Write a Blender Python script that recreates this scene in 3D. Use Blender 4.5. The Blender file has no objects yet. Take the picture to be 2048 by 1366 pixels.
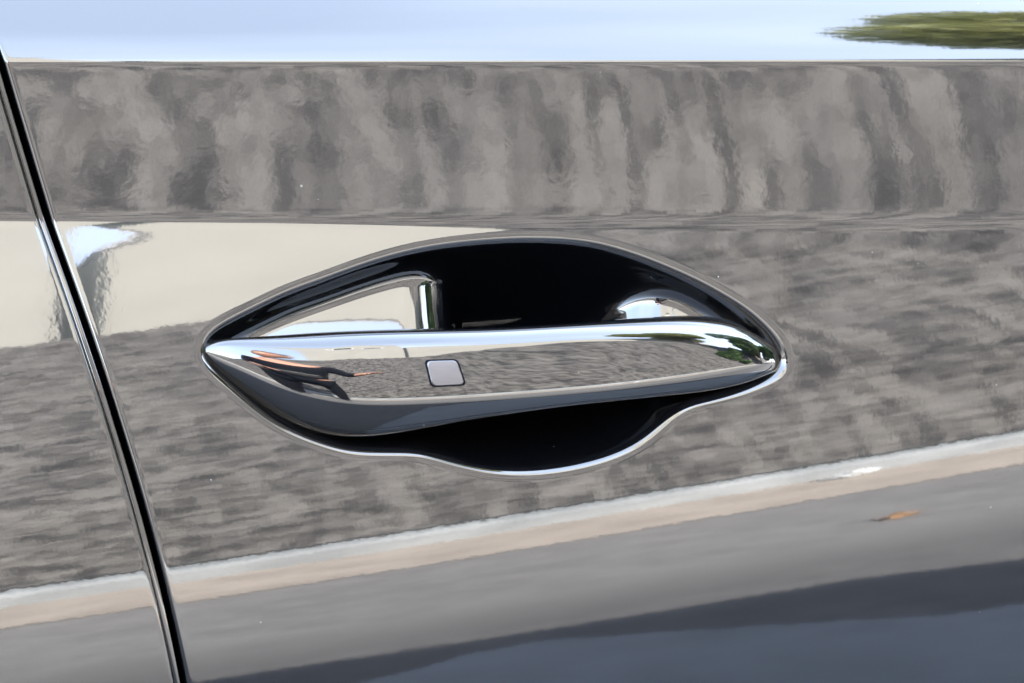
import bpy, bmesh, math, random
import numpy as np
from mathutils import Vector, Matrix, noise

R = math.radians
random.seed(7)
rng = np.random.default_rng(7)
scene = bpy.context.scene
col = scene.collection

# ------------------------------------------------------------------ camera
TARGET = Vector((0.0, 0.0, 0.97))       # on the door, a little above the handle
YAW, PITCH, DIST = R(20.0), R(-4.0), 1.6
FRAME_W = 0.354                          # metres across the frame at the door
look = Vector((math.sin(YAW) * math.cos(PITCH), math.cos(YAW) * math.cos(PITCH), math.sin(PITCH)))
CAM = TARGET - look * DIST
cam_data = bpy.data.cameras.new('camera')
cam = bpy.data.objects.new('camera', cam_data)
col.objects.link(cam)
cam.location = CAM
cam.rotation_euler = (R(90) + PITCH, 0, -YAW)
cam_data.sensor_width = 36
cam_data.lens = 36 * DIST / FRAME_W
cam_data.clip_start = 0.01
cam_data.clip_end = 3000
cam_data.dof.use_dof = True
cam_data.dof.focus_distance = DIST - 0.012
cam_data.dof.aperture_fstop = 25
scene.camera = cam

# ------------------------------------------------------------------ world, sun, exposure
SUN_EL, SUN_AZ = R(40), R(22)            # azimuth from +Y (behind the car) towards +X
world = bpy.data.worlds.new('World')
scene.world = world
world.use_nodes = True
wn, wl = world.node_tree.nodes, world.node_tree.links
wn.clear()
w_out = wn.new('ShaderNodeOutputWorld')
w_bg = wn.new('ShaderNodeBackground')
sky = wn.new('ShaderNodeTexSky')
sky.sky_type = 'NISHITA'
sky.sun_disc = False
sky.sun_elevation = SUN_EL
sky.sun_rotation = SUN_AZ
sky.air_density = 1.0
sky.dust_density = 0.6
w_bg.inputs['Strength'].default_value = 0.13
# thin fair-weather clouds, everywhere in the sky
tc = wn.new('ShaderNodeTexCoord')
mp = wn.new('ShaderNodeMapping'); mp.inputs['Scale'].default_value = (0.6, 0.6, 0.9)
cl = wn.new('ShaderNodeTexNoise'); cl.inputs['Scale'].default_value = 1.7; cl.inputs['Detail'].default_value = 4; cl.inputs['Roughness'].default_value = 0.5
cr = wn.new('ShaderNodeValToRGB'); cr.color_ramp.elements[0].position = 0.47; cr.color_ramp.elements[1].position = 0.72; cr.color_ramp.elements[0].color = (0.35, 0.35, 0.35, 1); cr.color_ramp.elements[1].color = (0.75, 0.75, 0.75, 1); cr.color_ramp.elements[0].position = 0.38
mx = wn.new('ShaderNodeMix'); mx.data_type = 'RGBA'
mx.inputs['B'].default_value = (6.3, 7.2, 8.7, 1)
wl.new(tc.outputs['Generated'], mp.inputs['Vector']); wl.new(mp.outputs['Vector'], cl.inputs['Vector'])
wl.new(cl.outputs['Fac'], cr.inputs['Fac']); wl.new(cr.outputs['Color'], mx.inputs['Factor'])
wl.new(sky.outputs['Color'], mx.inputs['A']); wl.new(mx.outputs['Result'], w_bg.inputs['Color'])
wl.new(w_bg.outputs['Background'], w_out.inputs['Surface'])

sun_data = bpy.data.lights.new('sun', 'SUN')
sun = bpy.data.objects.new('sun', sun_data)
col.objects.link(sun)
sun_data.energy = 5.0
sun_data.angle = R(0.5)
sun_data.color = (1.0, 0.955, 0.89)
to_sun = Vector((math.sin(SUN_AZ) * math.cos(SUN_EL), math.cos(SUN_AZ) * math.cos(SUN_EL), math.sin(SUN_EL)))
sun.rotation_euler = to_sun.to_track_quat('Z', 'Y').to_euler()

scene.view_settings.view_transform = 'Standard'
scene.view_settings.look = 'None'
scene.view_settings.gamma = 1
scene.view_settings.use_curve_mapping = False
scene.view_settings.exposure = 4.25
scene.render.engine = 'CYCLES'
scene.cycles.max_bounces = 10
scene.cycles.glossy_bounces = 8
scene.cycles.caustics_reflective = False
scene.cycles.caustics_refractive = False

# ------------------------------------------------------------------ helpers
def tag(o, label=None, cat=None, group=None, kind=None):
    if label: o['label'] = label
    if cat: o['category'] = cat
    if group: o['group'] = group
    if kind: o['kind'] = kind
    return o

def empty(name, loc=(0, 0, 0)):
    o = bpy.data.objects.new(name, None)
    o.location = loc
    o.empty_display_size = 0.1
    col.objects.link(o)
    return o

def link(name, me, mat, parent=None, smooth=True):
    o = bpy.data.objects.new(name, me)
    col.objects.link(o)
    if mat: me.materials.append(mat)
    if smooth: me.shade_smooth()
    if parent:
        o.parent = parent
        o.matrix_parent_inverse = parent.matrix_world.inverted() if False else Matrix.Translation(-Vector(parent.location))
    return o

def mesh_np(name, V, F):
    me = bpy.data.meshes.new(name)
    V = np.asarray(V, dtype=np.float64)
    F = np.asarray(F)
    me.vertices.add(len(V)); me.vertices.foreach_set('co', V.astype(np.float32).ravel())
    n = F.shape[1]
    me.loops.add(F.size); me.loops.foreach_set('vertex_index', F.astype(np.int32).ravel())
    me.polygons.add(len(F)); me.polygons.foreach_set('loop_start', np.arange(0, F.size, n, dtype=np.int32))
    me.update(calc_edges=True); me.validate()
    return me

def grid_faces(nr, nc, closed_c=False, flip=False):
    r = np.arange(nr - 1)[:, None]
    c = np.arange(nc if closed_c else nc - 1)[None, :]
    c2 = (c + 1) % nc
    a = r * nc + c; b = r * nc + c2; d = (r + 1) * nc + c; e = (r + 1) * nc + c2
    F = np.stack([a, b, e, d], -1).reshape(-1, 4)
    return F[:, ::-1] if flip else F

def py_mesh(name, V, F):
    me = bpy.data.meshes.new(name)
    me.from_pydata([tuple(v) for v in V], [], F)
    me.update()
    return me

def box_bm(bm, x0, x1, y0, y1, z0, z1, bev=0.0):
    r = bmesh.ops.create_cube(bm, size=1.0)
    vs = r['verts']
    for v in vs:
        v.co = ((x0 + x1) / 2 + v.co.x * (x1 - x0), (y0 + y1) / 2 + v.co.y * (y1 - y0), (z0 + z1) / 2 + v.co.z * (z1 - z0))
    if bev > 0:
        es = list({e for v in vs for e in v.link_edges})
        bmesh.ops.bevel(bm, geom=es, offset=bev, segments=2, affect='EDGES', profile=0.5)

def bm_obj(name, bm, mat, parent=None, smooth=False):
    me = bpy.data.meshes.new(name)
    bm.to_mesh(me); bm.free()
    return link(name, me, mat, parent, smooth)

def box_obj(name, dims, mat, parent=None, bev=0.01):
    bm = bmesh.new(); box_bm(bm, *dims, bev=bev)
    return bm_obj(name, bm, mat, parent)

def tube_bm(bm, pts, rad, n=10):
    rings = []
    pts = [Vector(p) for p in pts]
    for i, p in enumerate(pts):
        d = (pts[min(i + 1, len(pts) - 1)] - pts[max(i - 1, 0)]).normalized()
        u = d.cross(Vector((0.13, 0.2, 0.97))).normalized(); v = d.cross(u)
        r_ = rad[i] if isinstance(rad, (list, tuple)) else rad
        rings.append([bm.verts.new(p + r_ * (math.cos(k * 2 * math.pi / n) * u + math.sin(k * 2 * math.pi / n) * v)) for k in range(n)])
    for a, b in zip(rings, rings[1:]):
        for k in range(n):
            bm.faces.new((a[k], a[(k + 1) % n], b[(k + 1) % n], b[k]))
    bm.faces.new(rings[0][::-1]); bm.faces.new(rings[-1])

def sstep(a, b, x):
    t = np.clip((x - a) / (b - a), 0, 1)
    return t * t * (3 - 2 * t)

# ------------------------------------------------------------------ materials
def new_mat(name):
    m = bpy.data.materials.new(name); m.use_nodes = True
    nt = m.node_tree
    return m, nt, nt.nodes['Principled BSDF']

def noise_mix(nt, c1, c2, scale, detail=6, rough=0.6, lo=0.35, hi=0.65, vec=None):
    n = nt.nodes
    t = n.new('ShaderNodeTexNoise'); t.inputs['Scale'].default_value = scale; t.inputs['Detail'].default_value = detail; t.inputs['Roughness'].default_value = rough
    r = n.new('ShaderNodeValToRGB')
    r.color_ramp.elements[0].position = lo; r.color_ramp.elements[0].color = (*c1, 1)
    r.color_ramp.elements[1].position = hi; r.color_ramp.elements[1].color = (*c2, 1)
    nt.links.new(t.outputs['Fac'], r.inputs['Fac'])
    if vec: nt.links.new(vec, t.inputs['Vector'])
    return r.outputs['Color'], t

def obj_coord(nt):
    return nt.nodes.new('ShaderNodeTexCoord').outputs['Object']

def mul(nt, a, b):
    m = nt.nodes.new('ShaderNodeMix'); m.data_type = 'RGBA'; m.blend_type = 'MULTIPLY'; m.inputs['Factor'].default_value = 1
    nt.links.new(a, m.inputs['A']); nt.links.new(b, m.inputs['B'])
    return m.outputs['Result']

def bump(nt, bsdf, hsock, strength, dist):
    b = nt.nodes.new('ShaderNodeBump'); b.inputs['Strength'].default_value = strength; b.inputs['Distance'].default_value = dist
    nt.links.new(hsock, b.inputs['Height']); nt.links.new(b.outputs['Normal'], bsdf.inputs['Normal'])
    return b

def simple(name, c1, c2, scale=8, rough=0.8, bs=0.0, bd=0.01):
    m, nt, p = new_mat(name)
    v = obj_coord(nt)
    c, t = noise_mix(nt, c1, c2, scale, vec=v)
    nt.links.new(c, p.inputs['Base Color']); p.inputs['Roughness'].default_value = rough
    if bs: bump(nt, p, t.outputs['Fac'], bs, bd)
    return m

# glossy black body paint: dark base under a clear coat, a trace of orange peel and dust
def paint_mat(name, peel=1.0, dust=True, rough=0.022):
    m, nt, p = new_mat(name)
    v = obj_coord(nt)
    p.inputs['Base Color'].default_value = (0.0012, 0.0013, 0.0017, 1)
    p.inputs['Roughness'].default_value = rough * 2.2
    p.inputs['IOR'].default_value = 1.5
    p.inputs['Coat Weight'].default_value = 1.0
    p.inputs['Coat Roughness'].default_value = rough
    p.inputs['Coat IOR'].default_value = 1.5
    t = nt.nodes.new('ShaderNodeTexNoise'); t.inputs['Scale'].default_value = 260; t.inputs['Detail'].default_value = 2.0
    nt.links.new(v, t.inputs['Vector'])
    b = bump(nt, p, t.outputs['Fac'], 1.0, 0.000007 * peel)
    nt.links.new(b.outputs['Normal'], p.inputs['Coat Normal'])
    if dust:
        vo = nt.nodes.new('ShaderNodeTexVoronoi'); vo.inputs['Scale'].default_value = 165
        nt.links.new(v, vo.inputs['Vector'])
        sx = nt.nodes.new('ShaderNodeSeparateColor'); nt.links.new(vo.outputs['Color'], sx.inputs['Color'])
        a = nt.nodes.new('ShaderNodeMath'); a.operation = 'LESS_THAN'
        r_ = nt.nodes.new('ShaderNodeMath'); r_.operation = 'MULTIPLY_ADD'     # speck radius from the cell's own number
        r_.inputs[1].default_value = 0.9; r_.inputs[2].default_value = -0.83
        nt.links.new(sx.outputs['Red'], r_.inputs[0])
        nt.links.new(vo.outputs['Distance'], a.inputs[0]); nt.links.new(r_.outputs['Value'], a.inputs[1])
        mixc = nt.nodes.new('ShaderNodeMix'); mixc.data_type = 'RGBA'
        mixc.inputs['A'].default_value = (0.0012, 0.0013, 0.0017, 1); mixc.inputs['B'].default_value = (0.10, 0.10, 0.097, 1)
        nt.links.new(a.outputs['Value'], mixc.inputs['Factor'])
        nt.links.new(mixc.outputs['Result'], p.inputs['Base Color'])
    return m

M = {}
M['paint'] = paint_mat('black_paint')
M['handle_paint'] = paint_mat('black_handle_paint', 0.35, True, 0.02)
M['rubber'] = simple('black_rubber', (0.004, 0.004, 0.005), (0.008, 0.008, 0.009), 60, 0.6)
M['trim'] = simple('black_trim', (0.01, 0.01, 0.011), (0.02, 0.02, 0.022), 200, 0.5)
m, nt, p = new_mat('tinted_glass')
p.inputs['Base Color'].default_value = (0.004, 0.005, 0.006, 1); p.inputs['Roughness'].default_value = 0.0
M['glass'] = m
m, nt, p = new_mat('satin_button')
p.inputs['Base Color'].default_value = (0.115, 0.113, 0.122, 1); p.inputs['Metallic'].default_value = 1.0; p.inputs['Roughness'].default_value = 0.42
t = nt.nodes.new('ShaderNodeTexNoise'); t.inputs['Scale'].default_value = 3000; t.inputs['Detail'].default_value = 2
nt.links.new(obj_coord(nt), t.inputs['Vector']); bump(nt, p, t.outputs['Fac'], 0.15, 0.00003)
M['button'] = m
m, nt, p = new_mat('button_gap_shade')  # dark flat plate round the button, the gap's shade put into its colour
p.inputs['Base Color'].default_value = (0.003, 0.003, 0.004, 1); p.inputs['Specular IOR Level'].default_value = 0.04; p.inputs['Roughness'].default_value = 0.5
M['gap_shade'] = m

# road: worn asphalt, car shade painted in and an older patch, sealed with fine aggregate
m, nt, p = new_mat('asphalt')
v = obj_coord(nt)
c1, t1 = noise_mix(nt, (0.146, 0.142, 0.137), (0.182, 0.176, 0.169), 0.9, vec=v)
c2, t2 = noise_mix(nt, (0.72, 0.72, 0.72), (1.0, 1.0, 1.0), 90, 3, 0.7, 0.3, 0.7, vec=v)
c3, t3 = noise_mix(nt, (0.66, 0.66, 0.67), (1.14, 1.13, 1.11), 9, 7, 0.75, 0.3, 0.7, vec=v)
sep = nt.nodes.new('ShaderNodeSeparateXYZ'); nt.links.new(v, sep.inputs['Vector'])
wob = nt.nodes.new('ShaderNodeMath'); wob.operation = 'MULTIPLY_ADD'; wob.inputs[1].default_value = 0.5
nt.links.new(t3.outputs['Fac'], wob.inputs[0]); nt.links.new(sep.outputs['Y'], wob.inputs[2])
wr = nt.nodes.new('ShaderNodeValToRGB')           # painted shade: asphalt darkened from the shadow edge towards the car
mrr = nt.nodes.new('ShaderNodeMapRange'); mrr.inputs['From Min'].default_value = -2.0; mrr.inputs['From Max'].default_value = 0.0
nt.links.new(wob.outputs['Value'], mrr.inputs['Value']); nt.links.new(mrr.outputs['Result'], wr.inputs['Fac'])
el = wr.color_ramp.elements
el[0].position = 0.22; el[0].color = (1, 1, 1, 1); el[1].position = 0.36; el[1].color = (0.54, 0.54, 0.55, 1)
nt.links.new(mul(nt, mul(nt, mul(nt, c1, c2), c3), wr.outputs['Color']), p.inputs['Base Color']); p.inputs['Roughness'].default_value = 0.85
bump(nt, p, t2.outputs['Fac'], 0.5, 0.006)
M['asphalt'] = m
M['asphalt_new'] = simple('patched_asphalt', (0.075, 0.075, 0.078), (0.10, 0.10, 0.103), 5, 0.85, 0.4, 0.01)
M['asphalt_old'] = simple('bleached_asphalt', (0.115, 0.121, 0.130), (0.145, 0.152, 0.162), 5, 0.85, 0.4, 0.01)
M['leaf_dry'] = simple('dry_leaf', (0.22, 0.125, 0.06), (0.30, 0.17, 0.08), 40, 0.8)
M['paper'] = simple('white_paper', (0.5, 0.5, 0.49), (0.6, 0.6, 0.58), 40, 0.8)
M['gutter'] = simple('gutter_concrete', (0.205, 0.175, 0.143), (0.285, 0.245, 0.205), 6, 0.9, 0.3, 0.01)
M['kerb'] = simple('kerb_concrete', (0.17, 0.178, 0.178), (0.27, 0.277, 0.275), 5, 0.9, 0.3, 0.01)
M['earth'] = simple('earth', (0.10, 0.09, 0.075), (0.16, 0.145, 0.12), 2, 0.95)
# dry soil and thatch: rows of litter on the left, furrow shade painted as dark streaks down the slope farther right
def slope_mat(name, dark, light, fine):
    m, nt, p = new_mat(name)
    v = obj_coord(nt); n = nt.nodes
    def stretched(sx, sy, sz, det):
        mp_ = n.new('ShaderNodeMapping'); mp_.inputs['Scale'].default_value = (sx, sy, sz); nt.links.new(v, mp_.inputs['Vector'])
        t = n.new('ShaderNodeTexNoise'); t.inputs['Scale'].default_value = 1; t.inputs['Detail'].default_value = det; t.inputs['Roughness'].default_value = 0.68
        t.inputs['Distortion'].default_value = 0.8
        nt.links.new(mp_.outputs['Vector'], t.inputs['Vector']); return t.outputs['Fac']
    cols_, rws = stretched(22.0, 1.6, 2.4, 3), stretched(11.0, 11.0, 17.0, 5)
    cm = n.new('ShaderNodeMix'); cm.inputs['Factor'].default_value = 0.3; nt.links.new(cols_, cm.inputs['A']); nt.links.new(stretched(3.0, 3.0, 17.0, 4), cm.inputs['B'])
    cols = cm.outputs['Result']
    sep = n.new('ShaderNodeSeparateXYZ'); nt.links.new(v, sep.inputs['Vector'])
    mr = n.new('ShaderNodeMapRange'); mr.inputs['From Min'].default_value = 0.2; mr.inputs['From Max'].default_value = 1.5
    nt.links.new(sep.outputs['X'], mr.inputs['Value'])
    mx_ = n.new('ShaderNodeMix'); nt.links.new(mr.outputs['Result'], mx_.inputs['Factor']); nt.links.new(rws, mx_.inputs['A']); nt.links.new(cols, mx_.inputs['B'])
    av = n.new('ShaderNodeMix'); av.inputs['Factor'].default_value = 0.3; nt.links.new(mx_.outputs['Result'], av.inputs['A']); nt.links.new(stretched(13, 13, 13, 7), av.inputs['B'])
    r = n.new('ShaderNodeValToRGB'); r.color_ramp.elements[0].position = 0.435; r.color_ramp.elements[1].position = 0.55
    r.color_ramp.elements[0].color = (*dark, 1); r.color_ramp.elements[1].color = (*light, 1)
    nt.links.new(av.outputs['Result'], r.inputs['Fac'])
    c2, t2 = noise_mix(nt, (fine, fine, fine), (1, 1, 1), 34, 5, 0.75, 0.32, 0.66, vec=v)
    nt.links.new(mul(nt, r.outputs['Color'], c2), p.inputs['Base Color']); p.inputs['Roughness'].default_value = 0.95
    bump(nt, p, t2.outputs['Fac'], 0.5, 0.03)
    return m
M['bank'] = slope_mat('bank_soil', (0.022, 0.0213, 0.0207), (0.166, 0.154, 0.141), 0.45)
M['stucco'] = simple('beige_stucco', (0.295, 0.281, 0.25), (0.325, 0.31, 0.274), 1.2, 0.9, 0.05, 0.004)
M['stucco_grey'] = simple('grey_stucco', (0.50, 0.58, 0.64), (0.54, 0.62, 0.68), 1.2, 0.9)
M['roof'] = simple('roof_tile', (0.26, 0.24, 0.21), (0.34, 0.31, 0.27), 7, 0.8)
M['frame'] = simple('window_frame', (0.6, 0.6, 0.58), (0.66, 0.66, 0.64), 3, 0.5)
M['pane'] = simple('window_pane', (0.03, 0.04, 0.045), (0.05, 0.06, 0.07), 1, 0.05)
M['bark'] = simple('bark', (0.07, 0.055, 0.04), (0.14, 0.11, 0.085), 14, 0.9, 0.6, 0.02)
def leaf_mat(name, a, b):
    m, nt, p = new_mat(name)
    c, t = noise_mix(nt, a, b, 1.6, 4, vec=obj_coord(nt))
    nt.links.new(c, p.inputs['Base Color']); p.inputs['Roughness'].default_value = 0.55
    tr = nt.nodes.new('ShaderNodeBsdfTranslucent'); nt.links.new(c, tr.inputs['Color'])
    ms = nt.nodes.new('ShaderNodeMixShader'); ms.inputs['Fac'].default_value = 0.3
    o = nt.nodes['Material Output']
    nt.links.new(p.outputs['BSDF'], ms.inputs[1]); nt.links.new(tr.outputs['BSDF'], ms.inputs[2]); nt.links.new(ms.outputs['Shader'], o.inputs['Surface'])
    return m
M['leaf_a'] = leaf_mat('olive_leaf', (0.19, 0.21, 0.07), (0.36, 0.36, 0.13))
M['leaf_b'] = leaf_mat('green_leaf', (0.04, 0.08, 0.022), (0.10, 0.18, 0.05))
M['skin'] = simple('skin', (0.42, 0.20, 0.13), (0.48, 0.25, 0.165), 20, 0.55)
M['shirt'] = simple('navy_shirt', (0.004, 0.0045, 0.007), (0.008, 0.009, 0.013), 60, 0.9)
M['jeans'] = simple('dark_jeans', (0.003, 0.0035, 0.005), (0.007, 0.008, 0.011), 80, 0.9)
for k_ in ('shirt', 'jeans'): M[k_].node_tree.nodes['Principled BSDF'].inputs['Specular IOR Level'].default_value = 0.1
M['hair'] = simple('brown_hair', (0.05, 0.025, 0.012), (0.09, 0.045, 0.022), 40, 0.6)
M['shoe'] = simple('dark_shoe', (0.02, 0.02, 0.02), (0.04, 0.04, 0.04), 30, 0.6)
M['cam_black'] = simple('camera_black', (0.01, 0.01, 0.01), (0.018, 0.018, 0.018), 90, 0.5)

# ------------------------------------------------------------------ setting seen in the paint
def sheet(name, x0, x1, y0, y1, z, mat, kind='structure'):
    me = py_mesh(name, [(x0, y0, z), (x1, y0, z), (x1, y1, z), (x0, y1, z)], [(0, 1, 2, 3)])
    return tag(link(name, me, mat, None, False), kind=kind)

Y_GUT, Y_KERB, Y_BANK = -2.55, -3.06, -3.20
g = sheet('ground', -900, 900, -900, 900, -0.02, M['earth']); g['label'] = 'bare earth around the street'
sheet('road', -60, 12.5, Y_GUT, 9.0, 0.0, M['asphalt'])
sheet('gutter', -60, 60, Y_KERB - 0.02, Y_GUT, 0.004, M['gutter'])
pe_x = [0.12, 0.30, 0.42, 0.55, 0.66, 0.76, 0.86, 0.97, 1.08, 1.22, 1.5, 1.85, 2.4, 2.6]
pe_y = [-0.2, -1.0, -1.16, -1.27, -1.33, -1.33, -1.24, -1.14, -1.02, -0.95, -0.82, -0.72, -0.6, 0.1]
V = []
for x in np.linspace(0.12, 2.6, 120):
    V += [(x, float(np.interp(x, pe_x, pe_y)) + 0.03 * noise.noise(Vector((x * 9, 0, 0))) + 0.012 * noise.noise(Vector((x * 40, 5, 0))), 0.004), (x, 0.4, 0.004)]
tag(link('road_patch', py_mesh('road_patch', V, [(2 * i, 2 * i + 2, 2 * i + 3, 2 * i + 1) for i in range(119)]), M['asphalt_old'], None, False), kind='structure')
# kerb profile with a rounded nose, swept along the street
prof = [(Y_KERB, -0.02), (Y_KERB - 0.012, 0.06)] + [(Y_KERB - 0.045 + 0.033 * math.cos(a), 0.072 + 0.033 * math.sin(a)) for a in (R(10), R(35), R(60), R(90))] + [(Y_BANK, 0.105), (Y_BANK, -0.02)]
V, F = [], []
for x in (-60, 60):
    V += [(x, y, z) for y, z in prof]
n = len(prof)
F = [(i, (i + 1) % n, n + (i + 1) % n, n + i) for i in range(n)]
tag(link('kerb', py_mesh('kerb', V, F), M['kerb'], None, False), kind='structure')

def bank_top(x):
    return (2.85 + 1.7 * float(sstep(0.6, 4.8, np.array(x)))) * (0.1 + 0.9 * float(sstep(-4.2, -1.2, np.array(x))))

def bank_point(x, s):
    """s 0..1 up the slope, then 1..2 over the plateau"""
    zt = bank_top(x)
    if s <= 1:
        y = Y_BANK - 2.35 * s
        z = 0.12 + (zt - 0.12) * (s ** 0.93)
        if s > 0.9: z -= (s - 0.9) ** 2 * 3
    else:
        y = Y_BANK - 2.35 - (s - 1) * 40
        z = zt - 0.03 - 0.35 * (1 - math.exp(-(s - 1) * 30))
    a = min(1, s * 6)
    d = noise.fractal(Vector((x * 1.3, y * 1.3, z * 1.3)), 1.0, 2.1, 3) * 0.07 * a
    rill = abs(noise.noise(Vector((x * 2.6 + 0.35 * z + 0.5 * noise.noise(Vector((x * 1.2, z * 1.5, 7))), z * 0.45, 2.0))))
    rill = min(1.0, rill * 3.2)                       # narrow furrows worn down the slope
    amp = 0.35 + 0.65 * float(sstep(0.4, 2.0, np.array(x)))
    d += (rill - 0.7) * 0.06 * amp * a
    d += noise.noise(Vector((x * 6, y * 6, z * 11))) * 0.014 * a + noise.noise(Vector((x * 15, y * 15, z * 22))) * 0.008 * a
    return (x, y + d * 0.8, z + d * 0.6)

xs = np.concatenate([np.arange(-30, -6, 0.6), np.arange(-6, -1, 0.12), np.arange(-1, 5, 0.035), np.arange(5, 12, 0.1), np.arange(12, 40, 0.6)])
ss = np.concatenate([np.linspace(0, 1, 100), 1 + np.array([0.002, 0.006, 0.012, 0.03, 0.08, 0.2, 0.5, 1.0])])
V = [bank_point(float(x), float(s)) for s in ss for x in xs]
bank = link('bank', mesh_np('bank', V, grid_faces(len(ss), len(xs), flip=True)), M['bank'])
tag(bank, 'steep bank of dry soil behind the kerb', kind='structure')

# houses on top of the bank
def window(parent, x0, x1, z0, z1, y):
    bm = bmesh.new()
    for d in ((x0 - .06, x1 + .06, y - .02, y + .05, z1, z1 + .07), (x0 - .06, x1 + .06, y - .02, y + .05, z0 - .07, z0), (x0 - .06, x0, y - .02, y + .048, z0, z1), (x1, x1 + .06, y - .02, y + .048, z0, z1)):
        box_bm(bm, *d)
    f = bm_obj('window', bm, M['frame'], parent)
    box_obj('pane', (x0, x1, y - .01, y + .015, z0, z1), M['pane'], f, 0)
    return f

def gable_house(name, x0, x1, y0, y1, z0, z_eave, z_ridge, mats, label, windows=()):
    root = empty(name, ((x0 + x1) / 2, (y0 + y1) / 2, z0))
    tag(root, label, 'house', 'houses on top of the bank')
    xm = (x0 + x1) / 2
    pent = [(x0, z0), (x1, z0), (x1, z_eave), (xm, z_ridge), (x0, z_eave)]
    V = [(x, y0, z) for x, z in pent] + [(x, y1, z) for x, z in pent]
    F = [(0, 1, 2, 3, 4), (9, 8, 7, 6, 5)] + [(i, 5 + i, 5 + (i + 1) % 5, (i + 1) % 5) for i in range(5)]
    wall = link('wall', py_mesh('wall', V, F), mats[0], root, False)
    if len(mats) > 2:                  # bluish shade of the gap put into the flank colour
        wall.data.materials.append(mats[2]); wall.data.polygons[3].material_index = 1; wall.data.polygons[6].material_index = 1
    th = 0.05; ov = 0.03
    dz = (z_ridge - z_eave) / (xm - x0)
    for s in (-1, 1):
        xe = xm + s * ((x1 - x0) / 2 + ov); ze = z_eave - dz * ov
        P = [(xm, z_ridge + 0.01), (xe, ze + 0.01), (xe, ze + th), (xm, z_ridge + th)]
        V = [(x, y0 + ov, z) for x, z in P] + [(x, y1 - ov, z) for x, z in P]
        F = [(0, 1, 2, 3), (7, 6, 5, 4)] + [(i, 4 + i, 4 + (i + 1) % 4, (i + 1) % 4) for i in range(4)]
        link('roof', py_mesh('roof', V, F), mats[1], root, False)
    for wx0, wx1, wz0, wz1 in windows:
        window(root, wx0, wx1, wz0, wz1, y0)
    return root

gable_house('house', 1.33, 13.5, -8.2, -17, 2.4, 5.32, 8.4, (M['stucco'], M['roof'], M['stucco_grey']), 'beige stucco house with a tall gable on top of the bank')
gable_house('house', -2.3, 1.15, -8.0, -9.3, 1.6, 7.5, 8.8, (M['stucco'], M['roof']), 'narrow beige stucco house with two windows, left of the gap',
            windows=((-1.9, -1.0, 5.6, 6.6), (-0.45, 0.3, 5.25, 5.75)))
gable_house('house', -1.5, 4.5, -20, -27, 2.4, 7.0, 8.6, (M['stucco_grey'], M['roof']), 'blue grey house farther back, seen in the gap between the beige houses')

# trees and shrubs
def tree(name, label, base, trunk_h, crown_c, crown_r, nleaf, mat, leaf=0.09, group='trees along the street', lobes=9, cat='tree'):
    root = empty(name, base)
    tag(root, label, cat, group)
    b = Vector(base); c = Vector(crown_c)
    bm = bmesh.new()
    pts = [b + Vector((0, 0, -0.1)), b.lerp(c, 0.3) + Vector((.06, .03, 0)), b.lerp(c, 0.65) + Vector((-.05, .04, 0)), c]
    r0 = 0.035 * trunk_h + 0.03
    tube_bm(bm, pts, [r0, r0 * .8, r0 * .6, r0 * .25])
    L = []
    for k in range(lobes):
        a = rng.uniform(0, 6.283); u = rng.uniform(-0.75, 0.85); q = math.sqrt(1 - u * u)
        lc = c + Vector((math.cos(a) * q * crown_r[0], math.sin(a) * q * crown_r[1], u * crown_r[2])) * rng.uniform(0.45, 0.8)
        L.append((lc, rng.uniform(0.28, 0.5)))
        tube_bm(bm, [b.lerp(c, rng.uniform(0.5, 0.85)), (b.lerp(c, 0.8)).lerp(lc, 0.55) + Vector((0, 0, .1)), lc], [r0 * .4, r0 * .25, r0 * .1], 6)
    bm_obj('trunk', bm, M['bark'], root, True)
    L.append((c, 0.6))
    V = np.zeros((nleaf * 4, 3)); 
    for i in range(nleaf):
        lc, lr = L[i % len(L)]
        d = Vector(rng.normal(size=3)).normalized() * (rng.uniform(0.25, 1.0) ** 0.45)
        pnt = lc + Vector((d.x * crown_r[0], d.y * crown_r[1], d.z * crown_r[2])) * lr
        ax = Vector(rng.normal(size=3)).normalized(); bx = ax.cross(Vector(rng.normal(size=3))).normalized()
        l = leaf * rng.uniform(0.6, 1.3)
        V[i * 4:i * 4 + 4] = [pnt - ax * l, pnt + bx * l * .45, pnt + ax * l, pnt - bx * l * .45]
    me = mesh_np('crown', V, np.arange(nleaf * 4).reshape(-1, 4))
    link('crown', me, mat, root, False)
    return root

tree('street_tree', 'olive green tree leaning out over the right of the bank', (8.1, -7.0, 3.6), 4.0, (8.6, -6.7, 9.7), (2.5, 2.3, 3.0), 46000, M['leaf_a'], 0.10, lobes=14)
tree('street_tree', 'dark green tree standing beside the kerb farther along the street', (9.5, -2.2, 0.1), 3.0, (9.3, -2.0, 5.6), (2.8, 2.6, 3.6), 34000, M['leaf_b'], 0.1)
tree('street_tree', 'broad green tree closing off the far end of the street', (14.5, 0.4, 0.0), 4.0, (14.2, 0.3, 4.3), (3.6, 3.4, 3.9), 30000, M['leaf_b'], 0.16)
tree('street_tree', 'round olive tree behind the kerb near the far end of the street', (13.5, -4.6, 1.2), 3.0, (13.3, -4.4, 4.6), (2.6, 2.4, 2.8), 20000, M['leaf_a'], 0.14)
tree('shrub', 'tall leafy shrub covering the bank between kerb and tree', (6.4, -3.9, 0.6), 1.5, (6.4, -3.9, 2.3), (0.9, 0.7, 1.5), 12000, M['leaf_b'], 0.06, 'shrubs along the kerb', 9, 'shrub')
tree('shrub', 'low bright green shrub at the foot of the bank along the kerb', (7.2, -3.4, 0.3), 0.8, (7.2, -3.4, 1.15), (0.9, 0.7, 0.8), 9000, M['leaf_b'], 0.05, 'shrubs along the kerb', 7, 'shrub')
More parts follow.
